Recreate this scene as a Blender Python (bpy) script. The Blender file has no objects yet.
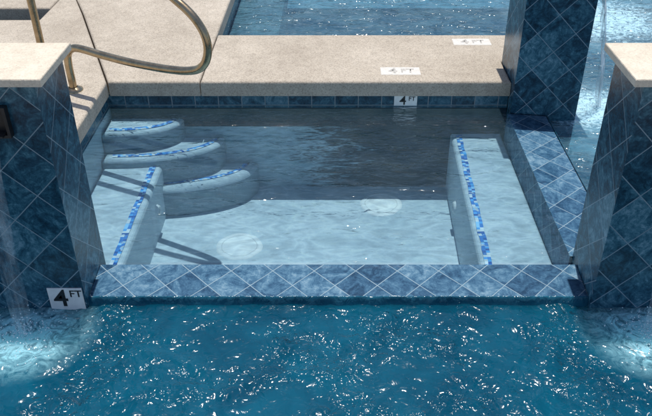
import bpy, bmesh, math, random
import numpy as np
from mathutils import Vector, Matrix, noise
random.seed(7); rng = np.random.RandomState(11)
S = bpy.context.scene; COL = S.collection
R = math.radians

# ------------------------------------------------------------------ helpers
def link(o, parent=None):
    COL.objects.link(o)
    if parent is not None: o.parent = parent
    return o
def tag(o, label=None, cat=None, group=None, kind=None):
    if label: o['label'] = label
    if cat: o['category'] = cat
    if group: o['group'] = group
    if kind: o['kind'] = kind
    return o
def thing(name, label, cat, loc=(0,0,0), group=None):
    o = bpy.data.objects.new(name, None); o.location = loc; o.empty_display_size = .1
    link(o); return tag(o, label, cat, group)
class MB:
    def __init__(s): s.v=[]; s.f=[]; s.uv=[]
    def quad(s, p, uv):
        i=len(s.v); s.v+= [tuple(q) for q in p]; s.f.append(tuple(range(i,i+len(p)))); s.uv.append(uv)
    def box(s, x0,x1,y0,y1,z0,z1, skip=''):
        def U(ax,p): return [(q[1],q[2]) if ax==0 else (q[0],q[2]) if ax==1 else (q[0],q[1]) for q in p]
        F={'l':(0,[(x0,y1,z0),(x0,y0,z0),(x0,y0,z1),(x0,y1,z1)]),
           'r':(0,[(x1,y0,z0),(x1,y1,z0),(x1,y1,z1),(x1,y0,z1)]),
           'f':(1,[(x0,y0,z0),(x1,y0,z0),(x1,y0,z1),(x0,y0,z1)]),
           'b':(1,[(x1,y1,z0),(x0,y1,z0),(x0,y1,z1),(x1,y1,z1)]),
           't':(2,[(x0,y0,z1),(x1,y0,z1),(x1,y1,z1),(x0,y1,z1)]),
           'd':(2,[(x0,y1,z0),(x1,y1,z0),(x1,y0,z0),(x0,y0,z0)])}
        for k,(a,p) in F.items():
            if k not in skip: s.quad(p,U(a,p))
        return s
    def build(s, name, mat, parent=None, loc=None, smooth=False):
        m=bpy.data.meshes.new(name); m.from_pydata(s.v,[],s.f)
        uv=m.uv_layers.new(name='UVMap'); k=0
        for fu in s.uv:
            for c in fu: uv.data[k].uv=c; k+=1
        m.materials.append(mat)
        if smooth:
            for p in m.polygons: p.use_smooth=True
        o=bpy.data.objects.new(name,m)
        if loc: o.location=loc
        return link(o,parent)
def bm_obj(name, bm, mat, parent=None, loc=None, smooth=False, side=None, lim=.35):
    bmesh.ops.recalc_face_normals(bm, faces=bm.faces)
    m=bpy.data.meshes.new(name); bm.to_mesh(m); bm.free(); m.materials.append(mat)
    if side:
        m.materials.append(side)
        for p in m.polygons:
            if p.normal.z<lim: p.material_index=1
    if smooth:
        for p in m.polygons: p.use_smooth=True
    o=bpy.data.objects.new(name,m)
    if loc: o.location=loc
    return link(o,parent)
def prism(poly, z0, z1, bev=0, seg=2):
    bm=bmesh.new()
    lo=[bm.verts.new((x,y,z0)) for x,y in poly]; hi=[bm.verts.new((x,y,z1)) for x,y in poly]
    bm.faces.new(lo[::-1]); top=bm.faces.new(hi); n=len(poly)
    for i in range(n): bm.faces.new((lo[i],lo[(i+1)%n],hi[(i+1)%n],hi[i]))
    bmesh.ops.recalc_face_normals(bm, faces=bm.faces)
    if bev:
        ed=[e for e in bm.edges if e.verts[0].co.z>z1-1e-6 and e.verts[1].co.z>z1-1e-6]
        bmesh.ops.bevel(bm, geom=ed, offset=bev, segments=seg, affect='EDGES', profile=.5)
    return bm
def wob(x,y,amp=.006):       # wavy edges, the water's refraction put into the shape
    p=Vector((x*7,y*9,2.7)); q=noise.noise_vector(p); r=noise.noise_vector(p*2.7)
    return (x+amp*(q.x+.5*r.x), y+amp*(q.y+.5*r.y))
def tube_mesh(pts, r, n=16, close=True, sub=8):
    P=[Vector(p) for p in pts]; path=[]
    for i in range(len(P)-1):
        a=P[i-1] if i>0 else P[i]*2-P[i+1]; b,c=P[i],P[i+1]; d=P[i+2] if i+2<len(P) else c*2-b
        for k in range(sub):
            t=k/sub
            path.append(.5*((2*b)+(c-a)*t+(2*a-5*b+4*c-d)*t*t+(3*b-a-3*c+d)*t**3))
    path.append(P[-1]); bm=bmesh.new(); rings=[]; up=None
    for i,p in enumerate(path):
        t=(path[min(i+1,len(path)-1)]-path[max(i-1,0)]).normalized()
        if up is None: up=t.orthogonal().normalized()
        up=(up-t*up.dot(t)).normalized(); s=t.cross(up)
        rings.append([bm.verts.new(p+r*(math.cos(2*math.pi*j/n)*up+math.sin(2*math.pi*j/n)*s)) for j in range(n)])
    for a,b in zip(rings,rings[1:]):
        for j in range(n): bm.faces.new((a[j],a[(j+1)%n],b[(j+1)%n],b[j]))
    if close: bm.faces.new(rings[0][::-1]); bm.faces.new(rings[-1])
    return bm

# ------------------------------------------------------------------ materials
class N:
    def __init__(s,name):
        s.m=bpy.data.materials.new(name); s.m.use_nodes=True; s.t=s.m.node_tree; s.t.nodes.clear()
        s.out=s.n('ShaderNodeOutputMaterial')
    def n(s,t,**k):
        o=s.t.nodes.new(t)
        for a,b in k.items():
            if hasattr(o,a): setattr(o,a,b)
        return o
    def l(s,a,b): s.t.links.new(a,b)
    def inp(s,nd,**k):
        for a,b in k.items():
            nd.inputs[a.replace('_',' ')].default_value=b
        return nd
    def noise(s,vec,scale,detail=4,rough=.55,dist=0):
        o=s.n('ShaderNodeTexNoise'); o.inputs['Scale'].default_value=scale; o.inputs['Detail'].default_value=detail
        o.inputs['Roughness'].default_value=rough; o.inputs['Distortion'].default_value=dist
        if vec is not None: s.l(vec,o.inputs['Vector'])
        return o.outputs['Fac']
    def ramp(s,fac,stops):
        o=s.n('ShaderNodeValToRGB'); e=o.color_ramp.elements
        while len(e)<len(stops): e.new(.5)
        for q,(p,c) in zip(e,stops): q.position=p; q.color=(c if len(c)==4 else (*c,1))
        s.l(fac,o.inputs['Fac']); return o.outputs['Color']
    def math(s,op,a,b=None,c=None):
        o=s.n('ShaderNodeMath',operation=op)
        for i,x in enumerate((a,b,c)):
            if x is None: continue
            if isinstance(x,(int,float)): o.inputs[i].default_value=x
            else: s.l(x,o.inputs[i])
        return o.outputs[0]
    def mix(s,f,a,b,bt='MIX'):
        o=s.n('ShaderNodeMixRGB',blend_type=bt)
        for i,x in enumerate((f,a,b)):
            if isinstance(x,(int,float)): o.inputs[i].default_value=x
            elif isinstance(x,tuple): o.inputs[i].default_value=(*x,1)
            else: s.l(x,o.inputs[i])
        return o.outputs[0]
    def coord(s,k='Object'): return s.n('ShaderNodeTexCoord').outputs[k]
    def mapping(s,vec,rot=(0,0,0),sc=(1,1,1),loc=(0,0,0)):
        o=s.n('ShaderNodeMapping'); o.inputs['Rotation'].default_value=rot; o.inputs['Scale'].default_value=sc; o.inputs['Location'].default_value=loc
        s.l(vec,o.inputs['Vector']); return o.outputs[0]
    def bump(s,h,dist,strength=1,nrm=None):
        o=s.n('ShaderNodeBump'); o.inputs['Distance'].default_value=dist; o.inputs['Strength'].default_value=strength
        s.l(h,o.inputs['Height'])
        if nrm is not None: s.l(nrm,o.inputs['Normal'])
        return o.outputs['Normal']
    def pbr(s,col,rough=.5,metal=0,nrm=None,spec=.5):
        b=s.n('ShaderNodeBsdfPrincipled')
        for k,x in (('Base Color',col),('Roughness',rough),('Metallic',metal),('Specular IOR Level',spec)):
            if isinstance(x,(int,float)): b.inputs[k].default_value=x
            elif isinstance(x,tuple): b.inputs[k].default_value=(*x,1)
            else: s.l(x,b.inputs[k])
        if nrm is not None: s.l(nrm,b.inputs['Normal'])
        s.l(b.outputs[0],s.out.inputs['Surface']); return s.m
M={}
def slate(name, stops, size=.165, grout=(.22,.30,.35), rough=.26, rot=45, off=(0,0,0), spec=.3, mort=.014, tw=.12):
    t=N(name); uv=t.coord('UV'); ob=t.coord('Object')
    mp=t.mapping(uv,(0,0,R(rot)),(1/size,1/size,1),off)
    br=t.n('ShaderNodeTexBrick'); br.offset=0; br.squash=1
    t.inp(br,Color1=(0,0,0,1),Color2=(1,1,1,1),Mortar=(.5,.5,.5,1),Scale=1.0)
    br.inputs['Mortar Size'].default_value=mort; br.inputs['Mortar Smooth'].default_value=.25
    br.inputs['Brick Width'].default_value=1; br.inputs['Row Height'].default_value=1; br.inputs['Bias'].default_value=0
    t.l(mp,br.inputs['Vector'])
    ad=t.n('ShaderNodeVectorMath',operation='MULTIPLY_ADD'); t.l(br.outputs['Color'],ad.inputs[0]); ad.inputs[1].default_value=(3.1,5.3,4.7); t.l(ob,ad.inputs[2])
    a=t.noise(ad.outputs[0],9,5,.72,1.8); b=t.noise(ad.outputs[0],42,4,.75,.8)
    f=t.math('ADD',t.math('MULTIPLY',a,.58),t.math('MULTIPLY',b,.34))
    f=t.math('ADD',f,t.math('MULTIPLY',br.outputs['Color'],tw))
    c=t.ramp(f,stops)
    gv=t.math('MULTIPLY',br.outputs['Fac'],t.math('ADD',t.math('MULTIPLY',t.noise(ob,11,3,.6),1.0),.45))
    gv=t.math('MINIMUM',gv,1.0)
    c=t.mix(gv,c,grout)
    h=t.math('SUBTRACT',t.math('MULTIPLY',b,.35),br.outputs['Fac'])
    return t.pbr(c,rough,0,t.bump(h,.002,.6),spec)
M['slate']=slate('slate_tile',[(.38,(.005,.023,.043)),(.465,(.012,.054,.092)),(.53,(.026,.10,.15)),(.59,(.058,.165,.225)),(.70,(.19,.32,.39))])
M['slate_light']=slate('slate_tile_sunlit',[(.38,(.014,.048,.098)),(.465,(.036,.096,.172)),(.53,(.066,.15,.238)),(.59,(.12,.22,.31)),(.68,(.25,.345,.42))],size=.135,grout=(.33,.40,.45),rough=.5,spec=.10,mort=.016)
M['waterline']=slate('waterline_tile',[(.36,(.006,.018,.033)),(.46,(.016,.055,.09)),(.55,(.04,.12,.17)),(.68,(.14,.23,.29))],size=.152,rot=0,grout=(.20,.23,.25),mort=.022,tw=.10,rough=.25)

def concrete(name, c0,c1,c2, speck=.5,peb=.8):
    t=N(name); ob=t.coord()
    a=t.noise(ob,1.7,5,.6); b=t.noise(ob,170,3,.7); c=t.noise(ob,14,5,.65)
    vo=t.n('ShaderNodeTexVoronoi'); vo.inputs['Scale'].default_value=130; t.l(ob,vo.inputs['Vector'])
    col=t.ramp(t.math('ADD',t.math('MULTIPLY',a,.6),t.math('MULTIPLY',c,.4)),[(.36,c0),(.52,c1),(.66,c2)])
    sp=t.ramp(b,[(.34,(.45,.43,.41)),(.47,(1,1,1)),(.64,(1.0,1.0,1.0)),(.73,(1.22,1.22,1.22))])
    col=t.mix(speck,col,t.mix(1,col,sp,'MULTIPLY'))
    pe=t.ramp(vo.outputs['Color'],[(.0,(.65,.63,.61)),(.5,(1,1,1)),(1,(1.15,1.13,1.09))])
    col=t.mix(peb,col,t.mix(1,col,pe,'MULTIPLY'))
    h=t.math('ADD',b,t.math('MULTIPLY',vo.outputs['Distance'],.8))
    return t.pbr(col,.8,0,t.bump(h,.002,.5),.3)
M['deck']=concrete('exposed_aggregate_concrete',(.375,.325,.265),(.46,.405,.335),(.535,.475,.40),.65,.85)
M['ground']=concrete('ground_paving',(.34,.29,.24),(.42,.36,.30),(.48,.42,.36))
M['cap']=concrete('cream_capstone',(.56,.49,.39),(.65,.58,.475),(.72,.655,.55),.3,.4)
M['joint']=N('dark_joint').pbr((.07,.06,.05),.9)

def plaster(name,c0,c1,sc=2.3):
    t=N(name); ob=t.coord(); a=t.noise(ob,sc,5,.65,.4); b=t.noise(ob,60,2,.6)
    col=t.ramp(t.math('ADD',t.math('MULTIPLY',a,.8),t.math('MULTIPLY',b,.2)),[(.38,c0),(.62,c1)])
    return t.pbr(col,.75,0,t.bump(b,.002,.3),.2)
M['plaster']=plaster('spa_plaster',(.28,.375,.445),(.38,.475,.545))
M['riser']=plaster('spa_riser_plaster',(.47,.575,.64),(.57,.665,.725))  # paler than the bench tops, lifting the shaded faces by colour
M['step_side']=plaster('spa_step_side_plaster',(.20,.28,.33),(.29,.37,.42))  # darker than the treads, underwater shade put into the colour
M['ledge']=plaster('submerged_ledge_plaster',(.13,.185,.20),(.20,.255,.27))
M['pool_plaster']=plaster('pool_plaster',(.012,.10,.15),(.022,.15,.21))
M['shelf_plaster']=plaster('pool_shelf_plaster',(.20,.33,.41),(.30,.42,.48))
# back wall of the spa: plaster with a dark field of painted shade and reflection right of the middle, broken at its edge
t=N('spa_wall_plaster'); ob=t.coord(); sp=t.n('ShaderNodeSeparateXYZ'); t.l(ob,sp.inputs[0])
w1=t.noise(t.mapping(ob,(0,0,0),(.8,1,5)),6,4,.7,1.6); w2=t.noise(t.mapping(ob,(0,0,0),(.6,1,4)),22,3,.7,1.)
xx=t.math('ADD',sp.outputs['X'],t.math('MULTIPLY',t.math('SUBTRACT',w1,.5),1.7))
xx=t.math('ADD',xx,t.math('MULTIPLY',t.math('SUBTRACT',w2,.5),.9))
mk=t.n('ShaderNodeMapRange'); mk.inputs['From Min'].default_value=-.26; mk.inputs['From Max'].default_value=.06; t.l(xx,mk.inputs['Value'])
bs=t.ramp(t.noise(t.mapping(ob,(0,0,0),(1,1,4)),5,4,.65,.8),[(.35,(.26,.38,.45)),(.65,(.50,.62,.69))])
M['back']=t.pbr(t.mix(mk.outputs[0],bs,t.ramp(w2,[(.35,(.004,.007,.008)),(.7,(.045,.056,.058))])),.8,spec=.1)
t=N('painted_reflection'); ob=t.coord(); a=t.noise(t.mapping(ob,(0,0,0),(1,1,3)),14,4,.6,.8)
M['refl_strip']=t.pbr(t.ramp(a,[(.35,(.003,.006,.008)),(.7,(.018,.03,.038))]),.4,spec=.2)  # near-black colour painted for the coping's reflection in the water

t=N('blue_mosaic'); uv=t.coord('UV'); ob=t.coord(); mp=t.mapping(uv,(0,0,0),(1/.019,1/.019,1))
fl=t.n('ShaderNodeVectorMath',operation='FLOOR'); t.l(mp,fl.inputs[0])
wn=t.n('ShaderNodeTexWhiteNoise',noise_dimensions='2D'); t.l(fl.outputs[0],wn.inputs['Vector'])
def mosaic(t,fac,lo,hi):
    c=t.ramp(fac,[(0,(.015,.08,.30)),(.25,(.03,.16,.48)),(.5,(.06,.29,.66)),(.66,(.20,.45,.72)),(.76,(.46,.57,.65))])
    c.node.color_ramp.interpolation='CONSTANT'
    return t.pbr(t.mix(t.ramp(t.noise(t.coord(),15,2,.5,1.),[(lo,(0,0,0)),(hi,(.9,.9,.9))]),c,(.36,.47,.55)),.25)
M['mosaic']=mosaic(t,wn.outputs['Value'],.59,.67)
t=N('pale_blue_mosaic'); uv=t.coord('UV'); mp=t.mapping(uv,(0,0,0),(1/.017,1/.017,1))
fl=t.n('ShaderNodeVectorMath',operation='FLOOR'); t.l(mp,fl.inputs[0])
wn=t.n('ShaderNodeTexWhiteNoise',noise_dimensions='2D'); t.l(fl.outputs[0],wn.inputs['Vector'])
M['mosaic_pale']=mosaic(t,t.math('ADD',t.math('MULTIPLY',wn.outputs['Value'],.9),.12),.60,.70)
t=N('bronze_pipe'); ob=t.coord(); a=t.noise(ob,18,5,.7)
M['bronze']=t.pbr(t.ramp(a,[(.3,(.31,.235,.145)),(.6,(.46,.36,.235))]),t.math('ADD',t.math('MULTIPLY',a,.2),.18),1)
t=N('black_spout'); ob=t.coord(); a=t.noise(ob,30,3)
M['black']=t.pbr(t.ramp(a,[(.3,(.006,.006,.007)),(.7,(.02,.02,.022))]),.4)
t=N('white_glazed_tile'); ob=t.coord(); a=t.noise(ob,25,4)
M['white']=t.pbr(t.ramp(a,[(.3,(.66,.67,.66)),(.7,(.8,.8,.78))]),.2)
t=N('worn_white_tile'); ob=t.coord(); a=t.noise(ob,60,4,.7)
M['worn']=t.pbr(t.ramp(a,[(.35,(.54,.51,.46)),(.65,(.68,.65,.60))]),.6)
t=N('black_ink'); ob=t.coord(); a=t.noise(ob,40,3)
M['ink']=t.pbr(t.ramp(a,[(.3,(.008,.008,.009)),(.7,(.02,.02,.02))]),.35)
t=N('faded_ink'); ob=t.coord(); a=t.noise(ob,90,4,.7)
M['faded']=t.pbr(t.ramp(a,[(.4,(.26,.25,.23)),(.62,(.58,.55,.5))]),.6)
t=N('white_plastic'); ob=t.coord(); a=t.noise(ob,12,3)
M['plastic']=t.pbr(t.ramp(a,[(.3,(.48,.56,.61)),(.7,(.57,.64,.68))]),.6)

def water(name,tint,layers,rough=.02,refl=1.0,band=None,body=None,foam=None,env=False,lines=None,sss=0,foamcol=(.26,.56,.65)):
    t=N(name); ob=t.coord(); nrm=None
    ev=None
    if env:
        at=t.n('ShaderNodeAttribute'); at.attribute_name='chop'; ev=at.outputs['Fac']
    for (sc,det,amp,stretch,dist) in layers:
        h=t.noise(t.mapping(ob,(0,0,0),stretch),sc,det,.5,dist)
        if ev is not None: h=t.math('MULTIPLY',t.math('SUBTRACT',h,.5),ev)
        nrm=t.bump(h,amp,1,nrm)
    if band:
        sp=t.n('ShaderNodeSeparateXYZ'); t.l(ob,sp.inputs[0])
        d=t.math('ABSOLUTE',t.math('SUBTRACT',sp.outputs['Y'],band[0]))
        mk=t.n('ShaderNodeMapRange'); mk.inputs['From Min'].default_value=band[1]; mk.inputs['From Max'].default_value=0
        t.l(d,mk.inputs['Value'])
        h=t.math('MULTIPLY',t.noise(t.mapping(ob,(0,0,0),(.6,1.3,1)),32,2,.5,.5),mk.outputs[0])
        nrm=t.bump(h,band[2],1,nrm)
    fr=t.n('ShaderNodeFresnel'); fr.inputs['IOR'].default_value=1.333; t.l(nrm,fr.inputs['Normal'])
    g=t.n('ShaderNodeBsdfGlossy'); g.inputs['Roughness'].default_value=rough; g.inputs['Color'].default_value=(refl,refl,refl,1); t.l(nrm,g.inputs['Normal'])
    tr=t.n('ShaderNodeBsdfTransparent'); tr.inputs['Color'].default_value=(*tint,1)
    if lines:                       # ripple-focused light painted into the tint as paler and darker lines
        n1=t.noise(t.mapping(ob,(0,0,0),(.55,1.25,1)),lines[0],2,.5,1.4)
        rd=t.math('ABSOLUTE',t.math('SUBTRACT',n1,.5))
        t.l(t.ramp(rd,[(0.0,tuple(min(1,c*1.1) for c in tint)),(.03,tint),(.16,tuple(c*lines[1] for c in tint))]),tr.inputs['Color'])
    under=tr.outputs[0]
    if body:
        c0,c1,amt=body
        col=t.ramp(t.noise(ob,3.2,3,.6,.8),[(.35,c0),(.65,c1)])
        fac=amt
        if foam:
            tot=None
            for cx,cy,rad in foam:
                gr=t.n('ShaderNodeTexGradient',gradient_type='SPHERICAL')
                t.l(t.mapping(ob,(0,0,0),(1/rad,1/rad,.2),(-cx/rad,-cy/rad,0)),gr.inputs[0])
                q=t.math('POWER',gr.outputs['Fac'],1.1)
                tot=q if tot is None else t.math('MAXIMUM',tot,q)
            nz=t.math('SUBTRACT',t.math('MULTIPLY',t.noise(ob,11,6,.75,2.5),3.4),1.1)
            fm=t.math('MAXIMUM',t.math('MINIMUM',t.math('MULTIPLY',t.math('MULTIPLY',tot,nz),2.4),1.0),0.0)
            col=t.mix(fm,col,foamcol)
            fac=t.math('MAXIMUM',fm,amt)
        if sss:
            df=t.n('ShaderNodeSubsurfaceScattering',falloff='BURLEY'); df.inputs['Scale'].default_value=sss; df.inputs['Radius'].default_value=(.6,1,1)
        else: df=t.n('ShaderNodeBsdfDiffuse')
        t.l(col,df.inputs['Color']); t.l(nrm,df.inputs['Normal'])
        m0=t.n('ShaderNodeMixShader')
        if isinstance(fac,(int,float)): m0.inputs[0].default_value=fac
        else: t.l(fac,m0.inputs[0])
        t.l(tr.outputs[0],m0.inputs[1]); t.l(df.outputs[0],m0.inputs[2]); under=m0.outputs[0]
    mx=t.n('ShaderNodeMixShader'); t.l(fr.outputs[0],mx.inputs[0]); t.l(under,mx.inputs[1]); t.l(g.outputs[0],mx.inputs[2])
    t.l(mx.outputs[0],t.out.inputs['Surface']); return t.m
M['spa_water']=water('spa_water',(.80,.925,.97),[(6,2,.032,(.6,1.3,1),.6),(22,2,.0065,(.7,1.3,1),.5)],.03,1,(4.19,.10,.030),((.09,.20,.275),(.18,.32,.40),.09),lines=(7.5,.84))
M['pool_water']=water('pool_water',(.38,.72,.83),[(8,2,.032,(1,1.1,1),.6),(23,2,.019,(1,1.0,1),.6)],.165,1,None,((.0014,.058,.108),(.0033,.094,.160),.82),((-1.30,2.33,.31),(1.33,2.33,.31)),env=True,sss=.22)
M['back_water']=water('pool_water_behind',(.55,.82,.92),[(8,2,.040,(.6,1.3,1),.7),(28,1,.007,(1,1.2,1),.8)],.12,1,None,((.05,.14,.22),(.13,.28,.37),.42),((1.72,4.5,.5),(2.3,6.3,.9)),lines=(6,.7),foamcol=(.42,.66,.76))
M['film']=water('spilling_film',(.90,.96,.99),[(15,2,.003,(1,1,1),.5)],.12,.75)
M['sheet']=water('falling_sheet',(.6,.85,.92),[(14,3,.02,(1,1,.5),.8),(40,2,.008,(1,1,.5),.5)],.16,1,None,((.004,.06,.11),(.015,.12,.19),.8))
def whitewater(name,alpha,stretch=(1,1,.25),sc=40,col=(.80,.90,.93)):
    t=N(name); ob=t.coord(); a=t.noise(t.mapping(ob,(0,0,0),stretch),sc,3,.6,.4)
    f=t.ramp(a,[(.38,(0.05,0.05,0.05)),(.68,(alpha,alpha,alpha))])
    d=t.n('ShaderNodeBsdfPrincipled'); d.inputs['Base Color'].default_value=(*col,1); d.inputs['Roughness'].default_value=.15
    t.l(t.bump(a,.006,.6),d.inputs['Normal'])
    tr=t.n('ShaderNodeBsdfTransparent'); tr.inputs['Color'].default_value=(.95,.98,1,1)
    mx=t.n('ShaderNodeMixShader'); t.l(f,mx.inputs[0]); t.l(tr.outputs[0],mx.inputs[1]); t.l(d.outputs[0],mx.inputs[2])
    t.l(mx.outputs[0],t.out.inputs['Surface']); return t.m
M['stream']=whitewater('falling_stream',.28,(1,1,.10),32)
M['stream_bright']=whitewater('white_falling_stream',.85,(1,1,.08),45,(.9,.95,.97))  # whiter, denser stream for the back pillar
t=N('water_drops'); a=t.noise(t.coord(),60,2)
M['drop']=t.pbr(t.ramp(a,[(.3,(.55,.72,.8)),(.7,(.75,.86,.9))]),.1)

# ------------------------------------------------------------------ levels
ZC=.175; ZP=-.062; ZF=-.63
XL,XR,YF,YB=-1.485,1.11,2.736,4.43
Y0=2.528; PL,PR=-1.09,1.122

# ------------------------------------------------------------------ ground and deck
g=MB()
for x0,x1,y0,y1 in ((-150,150,-150,.9),(-150,150,9,150),(-150,-6,.9,9),(7,150,.9,9)):
    g.box(x0,x1,y0,y1,-1.4,ZC-.006,'d')
tag(g.build('ground',M['ground']),kind='structure')
DK=[[(-.862,4.40),(1.128,4.40),(1.128,4.742),(1.36,4.742),(1.36,5.25),(-.862,5.25)],
    [(-1.452,4.40),(-.868,4.40),(-.868,8.99),(-2.287,8.99),(-2.287,6.42),(-1.995,5.75)],
    [(-1.46,4.395),(-2.0,5.74),(-2.285,6.41),(-2.285,5.58),(-5.99,5.58),(-5.99,3.62),(-1.46,3.62)],
    [(-1.46,3.614),(-5.99,3.614),(-5.99,2.84),(-1.46,2.84)],
    [(-2.293,5.86),(-2.293,8.99),(-5.99,8.99),(-5.99,5.86)]]
for p in DK:
    tag(bm_obj('deck',prism(p,.075,ZC,.018,4),M['deck']),kind='structure')
b=MB(); b.box(-5.98,-2.32,2.87,5.55,-1.2,.072); b.box(-2.318,-1.66,2.872,5.6,-1.2,.0715); b.box(-2.30,-.90,5.602,8.98,-1.2,.0725); b.box(-1.658,-.90,5.222,5.6,-1.2,.0725); b.box(-5.98,-2.302,5.89,8.98,-1.2,.072)
tag(b.build('deck_base',M['joint']),kind='structure')

# ------------------------------------------------------------------ pool
p=MB(); p.box(-6.2,7.2,-1,9.2,-1.1,-1.0)
tag(p.build('pool_floor',M['pool_plaster']),kind='structure')
p=MB(); p.box(-.88,6.9,5.24,6.985,-1.0,-.52); p.box(1.38,6.9,2.9,5.238,-1.0,-.521)
tag(p.build('pool_shelf',M['shelf_plaster']),kind='structure')
p=MB(); p.box(-.46,6.9,6.98,8.95,-.519,-.2)
tag(p.build('pool_bench',M['shelf_plaster']),kind='structure')
p=MB(); p.box(-.879,-.47,5.241,8.95,-.519,-.080)
tag(p.build('pool_ledge',M['ledge']),kind='structure')
p=MB(); p.box(-.45,6.9,6.965,6.978,-.265,-.196)
tag(p.build('pool_bench_tile_trim',M['waterline']),kind='structure')
p=MB(); p.box(-.898,-.884,5.24,8.98,-.4,.073); p.box(-.88,6.9,8.96,8.985,-.13,.16)
tag(p.build('pool_waterline_tile',M['waterline']),kind='structure')

# waves of the pool: chop plus rings running out from the falling jets
K=120; lam=np.exp(rng.uniform(np.log(.045),np.log(.24),K)); k=2*np.pi/lam
th=rng.normal(-np.pi/2,1.1,K); ph=rng.uniform(0,6.28,K); sl=.195*np.sqrt(2/K)*(.6+.8*rng.rand(K))
def chop(X,Y):
    e=np.full_like(X,.45)
    for cx,sg in ((-1.31,1),(1.34,-1)):
        r=np.hypot(X-cx,(Y-2.08)*.6)
        e+=1.5*np.exp(-((r-.37-.05*np.sin(9*Y))/.12)**2)*(sg*(X-cx)>-.02)
    c=np.exp(-(np.abs(X+.02)/.66)**4)*np.clip((2.52-Y)/.15,0,1)
    e+=1.2*c*np.clip(.55+.75*np.sin(7.3*X+2.2*np.sin(5*Y)+1)*np.sin(11*Y+3*X)+.25*np.sin(17*X-6*Y),0,1.2)
    return np.clip(e,.3,1.8)
def wave(X,Y,gain=1.0):
    Z=np.zeros_like(X)
    for i in range(K):
        wx=.04*np.sin(3.1*Y+ph[i])
        Z+=sl[i]/k[i]*np.sin(k[i]*((X+wx)*np.cos(th[i])+Y*np.sin(th[i]))+ph[i])
    Z*=chop(X,Y)
    for cx,cy,a in ((-1.31,2.32,.2),(1.34,2.32,.2),(1.75,4.4,.12)):
        r=np.hypot(X-cx,Y-cy); kk=2*np.pi/.085
        Z+=a/kk*np.sin(kk*r+1.5*np.sin(4*X+3*Y))*np.exp(-r/.5)*np.clip(r/.08,0,1)
    return Z*gain
def axis(segs):
    out=[]
    for a,b,st in segs: out+=list(np.linspace(a,b,max(2,int(round((b-a)/st))+1))[:-1])
    return np.array(out+[segs[-1][1]])
V=[];F=[];E=[]
def patch(xs,ys,fz):
    X,Y=np.meshgrid(xs,ys); Z=fz(X,Y); i0=len(V); nx=len(xs)
    V.extend(zip(X.ravel(),Y.ravel(),Z.ravel())); E.extend(chop(X,Y).ravel())
    for j in range(len(ys)-1):
        for i in range(nx-1):
            a=i0+j*nx+i; F.append((a,a+1,a+nx+1,a+nx))
def sheet(name,mat,parent=None):
    m=bpy.data.meshes.new(name); m.from_pydata([tuple(map(float,v)) for v in V],[],F); m.materials.append(mat)
    if len(E)==len(V):
        at=m.attributes.new('chop','FLOAT','POINT'); at.data.foreach_set('value',np.array(E,dtype=np.float32))
    for q in m.polygons: q.use_smooth=True
    V.clear(); F.clear(); E.clear(); return link(bpy.data.objects.new(name,m),parent)
patch(axis([(-5.99,-2.0,.08),(-2.0,2.0,.0075),(2.0,6.99,.08)]),axis([(.91,1.8,.03),(1.8,Y0-.002,.0075)]),lambda X,Y:ZP+wave(X,Y))
patch(axis([(-5.99,-1.5,.1)]),axis([(Y0-.002,2.84,.05)]),lambda X,Y:ZP+wave(X,Y,.5))
patch(axis([(1.54,2.6,.025),(2.6,6.99,.1)]),axis([(Y0-.002,2.83,.025)]),lambda X,Y:ZP+wave(X,Y,.6))
tag(sheet('pool_water',M['pool_water']),kind='structure')
patch(axis([(1.36,2.6,.02),(2.6,6.99,.1)]),axis([(2.83,5.24,.02)]),lambda X,Y:ZP+wave(X,Y,1.1))
patch(axis([(-.884,2.6,.02),(2.6,6.99,.1)]),axis([(5.24,8.96,.03)]),lambda X,Y:ZP+wave(X,Y,1.1)*(.4+.6*(X>-.45)))
patch(axis([(-5.99,-2.3,.05)]),axis([(5.56,5.885,.05)]),lambda X,Y:ZP+wave(X,Y,.5))
tag(sheet('pool_water',M['back_water']),kind='structure')

# ------------------------------------------------------------------ spa
spa=thing('spa_basin','sunken spa lined with pale plaster, with curved corner steps and blue-trimmed benches','spa',(0,0,0))
MB().box(XL-.02,1.2,YF-.01,YB+.02,ZF-.12,ZF).build('floor',M['plaster'],spa)
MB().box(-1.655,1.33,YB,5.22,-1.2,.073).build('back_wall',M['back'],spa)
MB().box(-1.653,XL,2.832,YB-.001,-1.2,.0735).build('side_wall',M['riser'],spa)
MB().box(XL+.006,1.125,YB-.008,YB-.0005,-.018,.072).build('waterline_tile',M['waterline'],spa)
MB().box(XL+.0005,XL+.008,2.84,YB-.009,-.018,.072).build('waterline_tile',M['waterline'],spa)
MB().box(XL+.008,1.124,YB-.0075,YB-.0005,-.155,-.019).build('reflection_strip',M['refl_strip'],spa)  # thin strip added for the dark reflected band under the waterline
def trim(pf,n,z,w,name,parent,mat='mosaic'):
    q=MB(); L=0
    P=[pf(i/n) for i in range(n+1)]
    for i in range(n):
        p0,p3=P[i]; p1,p2=P[i+1]; d=math.dist(p0,p1)
        q.quad([(*p0,z),(*p1,z),(*p2,z),(*p3,z)],[(L,0),(L+d,0),(L+d,w),(L,w)]); L+=d
    for f in range(len(q.f)):     # all facing up
        a,b,c=[Vector(q.v[j]) for j in q.f[f][:3]]
        if (b-a).cross(c-a).z<0: q.f[f]=q.f[f][::-1]; q.uv[f]=q.uv[f][::-1]
    o=q.build(name,M[mat],parent)
    bm=bmesh.new(); bm.from_mesh(o.data); bmesh.ops.remove_doubles(bm,verts=bm.verts,dist=1e-5); bm.to_mesh(o.data); bm.free()
    return o
def lerp(a,b,t): return a+(b-a)*t
ZB=-.20; XB0,XB1=.728,.775
rb=bm_obj('bench',prism([(XB0,YF),(1.108,YF),(1.108,YB-.009),(XB1,YB-.009)],ZF-.05,ZB,.024,4),M['plaster'],spa,None,False,M['riser'])
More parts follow.
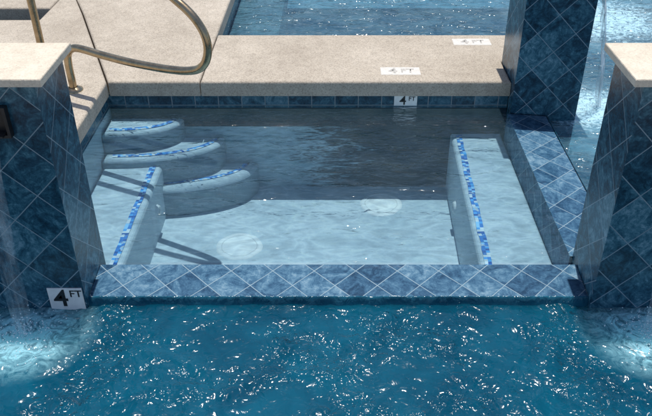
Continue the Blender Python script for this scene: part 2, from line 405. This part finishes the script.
trim(lambda t:(wob(lerp(XB0,XB1,t)+.026,lerp(YF+.02,YB-.05,t)),wob(lerp(XB0,XB1,t)+.064,lerp(YF+.02,YB-.05,t))),64,ZB+.004,.038,'tile_trim',rb)
ZL=-.285; XE=-1.112
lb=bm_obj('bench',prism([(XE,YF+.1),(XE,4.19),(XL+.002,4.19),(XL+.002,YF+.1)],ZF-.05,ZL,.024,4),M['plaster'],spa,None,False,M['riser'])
trim(lambda t:(wob(XE-.072,lerp(YF+.12,4.15,t)),wob(XE-.034,lerp(YF+.12,4.15,t))),56,ZL+.004,.038,'tile_trim',lb)
for rx,ry,z,bv in ((.48,.235,-.085,.030),(.74,.33,-.225,.032),(.95,.385,-.415,.05)):
    n=44; A=[math.pi/2*i/n for i in range(n+1)]
    e=2/2.3
    def pt(a,d): return wob(XL+.004+(rx-d)*math.sin(a)**e, YB-.012-(ry-d)*math.cos(a)**e,.002)
    poly=[pt(a,0) for a in A]; poly[0]=(XL+.004,poly[0][1]); poly[-1]=(poly[-1][0],YB-.012); poly+=[(XL+.004,YB-.012)]
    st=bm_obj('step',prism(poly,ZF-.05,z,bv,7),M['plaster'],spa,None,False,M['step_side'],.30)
    trim(lambda t:(pt(lerp(.06,1.46,t),bv+.004),pt(lerp(.06,1.46,t),bv+.036)),38,z+.004,.032,'tile_trim',st,'mosaic_pale')
for X,Y,sg in ((XE,3.86,1),(XE,3.2,1),(.759,3.9,-1),(.741,3.2,-1)):
    bm=bmesh.new()
    prof=[(.0,.009),(.018,.009),(.02,.017),(.036,.017),(.045,-.004)]
    rings=[]
    for r_,h_ in prof:
        rings.append([bm.verts.new((sg*h_, max(r_,.0005)*math.cos(2*math.pi*j/20), max(r_,.0005)*math.sin(2*math.pi*j/20))) for j in range(20)])
    for a,b in zip(rings,rings[1:]):
        for j in range(20): bm.faces.new((a[j],a[(j+1)%20],b[(j+1)%20],b[j]))
    bm_obj('jet_fitting',bm,M['plastic'],spa,(X,Y,-.46),True)

def drain(x,y,label):
    t=thing('drain_cover',label,'drain',(x,y,ZF),'round covers on the spa floor')
    bm=bmesh.new()
    def lathe(prof,n=36):
        rr=[]
        for r_,h_ in prof:
            row=[]
            for j in range(n):
                a=2*math.pi*j/n; q=r_*(1+.06*noise.noise(Vector((2.5*math.cos(a),2.5*math.sin(a),x))))
                row.append(bm.verts.new((q*math.cos(a),q*math.sin(a),h_)))
            rr.append(row)
        for a,b in zip(rr,rr[1:]):
            for j in range(n): bm.faces.new((a[j],a[(j+1)%n],b[(j+1)%n],b[j]))
        return rr
    lathe([(.142,.0),(.137,.004),(.124,.007),(.110,.007),(.108,.0055)]); bm_obj('rim',bm,M['plastic'],t,None,True)
    bm=bmesh.new()
    lathe([(.107,.0055),(.08,.0065),(.05,.007),(.02,.0075),(.0005,.0075)])
    bm_obj('cover',bm,M['plastic'],t,None,True)
drain(.31,4.20,'round white drain cover on the spa floor near the dark back wall')
drain(-.594,3.72,'round white drain cover on the spa floor nearer the left bench and front wall')

def spill(name,label):
    return thing(name,label,'spillway wall',(0,0,0))
fw=spill('spillway_wall','long low spillway wall of blue slate diamond tiles along the front of the spa')
m=MB(); m.box(PL+.001,PR-.001,Y0+.001,YF-.002,-1.2,-.18); m.build('core',M['pool_plaster'],fw)
def sloped(x0,x1,y0,y1,axis_,zi,zo,face,inner=-.06):
    m=MB()
    if axis_=='y':
        T=[(x0,y0,zo),(x1,y0,zo),(x1,y1,zi),(x0,y1,zi)]
        m.quad(T,[(a,b+.075) for a,b,_ in T])
        Q=[(x0,y0,face),(x1,y0,face),(x1,y0,zo),(x0,y0,zo)]; m.quad(Q,[(a,y0+.075-(zo-c)) for a,b,c in Q])
        Q=[(x1,y1,-.17),(x0,y1,-.17),(x0,y1,zi),(x1,y1,zi)]; m.quad(Q,[(a,c) for a,b,c in Q])
    else:
        T=[(x0,y0,zi),(x1,y0,zo),(x1,y1,zo),(x0,y1,zi)]
        m.quad(T,[(a,b) for a,b,_ in T])
        Q=[(x1,y0,face),(x1,y1,face),(x1,y1,zo),(x1,y0,zo)]; m.quad(Q,[(x1+(zo-c),b) for a,b,c in Q])
        Q=[(x0,y1,inner),(x0,y0,inner),(x0,y0,zi),(x0,y1,zi)]; m.quad(Q,[(x0-(zi-c),b) for a,b,c in Q])
    return m
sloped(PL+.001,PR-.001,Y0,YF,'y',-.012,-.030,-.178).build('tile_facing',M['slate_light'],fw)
rw=spill('spillway_wall','low side spillway wall of blue slate diamond tiles between the two right pillars')
m=MB(); m.box(XR+.003,1.358,2.801,4.319,-1.2,-.062); m.build('core',M['riser'],rw)
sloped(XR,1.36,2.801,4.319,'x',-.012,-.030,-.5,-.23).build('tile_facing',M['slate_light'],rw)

patch(axis([(XL+.009,XR,.04)]),axis([(YF,YB-.009,.04)]),lambda X,Y:0*X)
tag(sheet('spa_water',M['spa_water']),kind='structure')
rip=lambda u,d: .0005*math.sin(38*u+5*math.sin(7*u))*min(1,d/.1)+.0003*math.sin(61*u+20*d+3*math.sin(11*u))*min(1,d/.08)
def grid(rows,us,mk):
    i0=len(V); n=len(us)
    for d,z in rows:
        for u in us: V.append(mk(u,d,z))
    for j in range(len(rows)-1):
        for i in range(n-1):
            a=i0+j*n+i; F.append((a,a+n,a+n+1,a+1))
def spillfilm(W,us,mk):
    rows=[]
    for d in list(np.linspace(0,.06,14))+list(np.linspace(.07,W,20)):
        s=min(1,d/.05); rows.append((d,-.0075*s*s*(3-2*s)-.0155*(d/W)**1.6))
    grid(rows,us,lambda u,d,z:mk(u,d,z+rip(u,d)))
    tag(sheet('spill_water',M['film']),kind='structure')
    zz=rows[-1][1]; rw=[]
    for q in range(15):
        s=q/14; rw.append((W+.003+.018*s**.6, zz-.001-(zz-ZP+.012)*s**1.5))
    def fall(u,d,z):
        s=(d-W)/.021; w=.003*math.sin(29*u+4*math.sin(5*u))+.002*math.sin(67*u+3*math.sin(13*u)+30*d)
        return mk(u,d+w*s,z+.002*math.sin(47*u+2*math.sin(9*u))*s)
    grid(rw,us,fall)
    tag(sheet('falling_sheet',M['sheet']),kind='structure')
spillfilm(YF-Y0,axis([(PL+.001,PR-.001,.012)]),lambda u,d,z:(u,YF-d,z))
spillfilm(.25,axis([(2.801,4.319,.02)]),lambda u,d,z:(XR+d,u,z))

# ------------------------------------------------------------------ pillars
def pillar(x0,x1,y0,y1,label,spout):
    cx,cy=(x0+x1)/2,(y0+y1)/2
    t=thing('tiled_pillar',label,'pillar',(cx,cy,ZP))
    hx,hy=(x1-x0)/2,(y1-y0)/2; zo=-ZP
    m=MB(); m.box(-hx,hx,-hy,hy,-.16,1.001+zo)
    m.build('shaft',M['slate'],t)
    MB().box(-hx+.002,hx-.002,-hy+.002,hy-.002,-1.0,-.1605).build('footing',M['pool_plaster'],t)
    q=.027; qx=.036 if cx<0 else .046
    bm=prism([(-hx-qx,-hy-q),(hx+qx,-hy-q),(hx+qx,hy+q),(-hx-qx,hy+q)],1.001+zo,1.031+zo,.005,2)
    bm_obj('cap',bm,M['cap'],t)
    m=MB(); w,h,d=.078,.062,.03
    for a in ((-w,w,0,d,-h,-h+.012),(-w,w,0,d,h-.012,h),(-w,-w+.012,.0005,d-.0005,-h+.012,h-.012),(w-.012,w,.0005,d-.0005,-h+.012,h-.012),(-w+.012,w-.012,-.004,.004,-h+.012,h-.012),(-w+.02,w-.02,.004,d+.025,-h+.0125,-h+.02)):
        m.box(*a)
    o=m.build('spout',M['black'],t)
    zc=.857+zo
    if spout=='front': o.location=(0.012 if cx<0 else 0,-hy,zc); o.rotation_euler=(0,0,math.pi)
    else: o.location=(hx,0,zc); o.rotation_euler=(0,0,-math.pi/2)
    return t
pillar(PL-.42,PL,2.49,2.80,'blue slate tiled pillar with cream cap at the left end of the front spillway','front')
pillar(PR,PR+.42,2.49,2.80,'blue slate tiled pillar with cream cap at the right end of the front spillway','front')
pillar(1.13,1.55,4.32,4.74,'blue slate tiled pillar at the back right corner of the spa, its top out of view','side')

def jet(label,x,y,z,dx,dy,v,mat='stream',wd=.055):
    T=math.sqrt(2*(z-ZP)/9.81); lx,ly=x+dx*v*T,y+dy*v*T
    t=thing('water_jet',label,'falling water',(lx,ly,ZP))
    bm=bmesh.new(); n=40; wn=13; rows=[]; px,py=-dy,dx
    for i in range(n+1):
        tt=T*i/n; w=wd*(1-.25*i/n); row=[]
        for j in range(wn):
            u=-1+2*j/(wn-1); a=.010*math.sin(50*tt+u*5)*i/n+.008*math.sin(23*u+9*tt)*i/n
            off=.014*math.cos(u*math.pi/2)+a
            row.append(bm.verts.new((x+dx*(v*tt+off)+px*u*w-lx, y+dy*(v*tt+off)+py*u*w-ly, z-4.9*tt*tt-ZP+.004)))
        rows.append(row)
    for a,b in zip(rows,rows[1:]):
        for j in range(wn-1): bm.faces.new((a[j],a[j+1],b[j+1],b[j]))
    bm_obj('stream',bm,M[mat],t,None,True)
    bm=bmesh.new()
    for i in range(320):
        r=abs(random.gauss(0,.10)); a=random.uniform(0,6.28); h=max(0,random.gauss(.008,.028))*(1.3-min(1,r*4))
        bmesh.ops.create_icosphere(bm,subdivisions=1,radius=random.uniform(.001,.0034),matrix=Matrix.Translation((r*math.cos(a),r*math.sin(a),max(0.004,h+.006))))
    tag(bm_obj('droplets',bm,M['drop'],t,None,True),kind='stuff')
jet('stream of water falling from the left front pillar into the pool',-1.305,2.46,.815,0,-1,.33)
jet('stream of water falling from the right front pillar into the pool',1.335,2.46,.815,0,-1,.33)
jet('stream of water falling beside the back right pillar',1.58,4.53,.815,1,0,.42,'stream_bright')

# ------------------------------------------------------------------ depth markers
def text_mesh(body,size):
    c=bpy.data.curves.new('lettering','FONT'); c.body=body; c.size=size; c.align_x='CENTER'; c.align_y='CENTER'; c.offset=size*.012
    o=bpy.data.objects.new('lettering',c); COL.objects.link(o); bpy.context.view_layer.update()
    m=bpy.data.meshes.new_from_object(o.evaluated_get(bpy.context.evaluated_depsgraph_get()))
    bpy.data.objects.remove(o); return m
def marker(label,loc,rot,w,h,tile,ink,tx):
    t=thing('depth_marker',label,'depth marker',loc); t.rotation_euler=rot
    bm=bmesh.new(); bmesh.ops.create_cube(bm,size=1)
    for q in bm.verts: q.co=Vector((q.co.x*w,q.co.y*h,q.co.z*.006+.003))
    bmesh.ops.bevel(bm,geom=[e for e in bm.edges if e.verts[0].co.z>.004 and e.verts[1].co.z>.004],offset=.0015,segments=1,affect='EDGES')
    bm_obj('tile',bm,tile,t)
    for body,size,x,y in tx:
        m=text_mesh(body,size); m.materials.clear(); m.materials.append(ink)
        o=bpy.data.objects.new('lettering',m); o.location=(x,y,.0072); link(o,t)
UPR=(math.pi/2,0,0)
marker('white depth tile with a black 4 FT on the left front pillar at the waterline',(-1.172,2.489,-.008),UPR,.15,.12,M['white'],M['ink'],[('4',.13,-.022,0.003),('FT',.052,.046,.030)])
marker('small white 4 FT depth tile on the back wall of the spa under the coping',(.46,YB-.0085,.034),UPR,.15,.072,M['white'],M['ink'],[('4',.088,-.018,.0),('FT',.042,.04,.014)])
marker('worn white 4 FT depth marker set in the deck edge nearest the spa',(.43,4.57,ZC-.004),(0,0,0),.26,.125,M['worn'],M['faded'],[('4',.12,-.05,0),('FT',.085,.045,0)])
marker('worn white 4 FT depth marker set in the deck beside the back pillar',(.98,5.10,ZC-.004),(0,0,0),.27,.125,M['worn'],M['faded'],[('4',.12,-.05,0),('FT',.085,.045,0)])

# ------------------------------------------------------------------ handrail: one upright plane running diagonally out over the steps
def flange(t,x,y):
    bm=bmesh.new(); n=28
    rr=[[bm.verts.new((r_*math.cos(2*math.pi*j/n),r_*math.sin(2*math.pi*j/n),h_)) for j in range(n)] for r_,h_ in ((.058,0),(.056,.010),(.036,.020),(.027,.024))]
    for a,b in zip(rr,rr[1:]):
        for j in range(n): bm.faces.new((a[j],a[(j+1)%n],b[(j+1)%n],b[j]))
    bm_obj('anchor_flange',bm,M['bronze'],t,(x,y,0),True)
def rail(label,base,pts,fl):
    t=thing('handrail',label,'handrail',base)
    bm_obj('pipe',tube_mesh([Vector(p)-Vector(base) for p in pts],.0235),M['bronze'],t,None,True)
    for x,y in fl: flange(t,x-base[0],y-base[1])
D=lambda t,z:(-1.63+t,4.27-.516*t,z)
rail('looped bronze handrail on two posts in the left deck, reaching over the spa steps',(-1.63,4.27,ZC),
 [D(0,ZC),D(0,.25),D(0,.345),D(.012,.415),D(.055,.458),D(.12,.468),D(.27,.458),D(.45,.453),D(.62,.458),D(.74,.468),D(.82,.482),D(.885,.508),D(.93,.56),D(.95,.64),D(.938,.715),D(.90,.78),D(.85,.83),D(.788,.875),D(.70,.935),D(.58,1.005),D(.40,1.075),D(.2,1.11),D(0,1.115),D(-.09,1.10),D(-.15,1.05),D(-.18,.96),D(-.18,.6),D(-.18,ZC)],
 [D(0,0)[:2],D(-.18,0)[:2]])

# ------------------------------------------------------------------ light, sky, camera
EL,AZ=79.5,6
w=bpy.data.worlds.new('World'); S.world=w; w.use_nodes=True; nt=w.node_tree
bg=nt.nodes['Background']; sky=nt.nodes.new('ShaderNodeTexSky'); sky.sky_type='NISHITA'; sky.sun_disc=False
sky.sun_elevation=R(EL); sky.sun_rotation=R(AZ); nt.links.new(sky.outputs[0],bg.inputs[0]); bg.inputs[1].default_value=.13
sl_=bpy.data.lights.new('sun','SUN'); sl_.energy=4.5; sl_.angle=R(.5); sl_.color=(1,.955,.88)
so=bpy.data.objects.new('sun',sl_); so.rotation_euler=(-R(90-EL),0,-R(AZ)); so.location=(0,5,8); COL.objects.link(so)
cam=bpy.data.cameras.new('camera'); cam.sensor_width=36; cam.lens=741/652*36; cam.shift_x=-9/652; cam.clip_start=.05; cam.clip_end=500
co=bpy.data.objects.new('camera',cam); co.location=(0,0,2.1); co.rotation_euler=(R(90-33.3),0,0); COL.objects.link(co)
S.camera=co
S.view_settings.view_transform='Standard'; S.view_settings.look='None'; S.view_settings.exposure=0
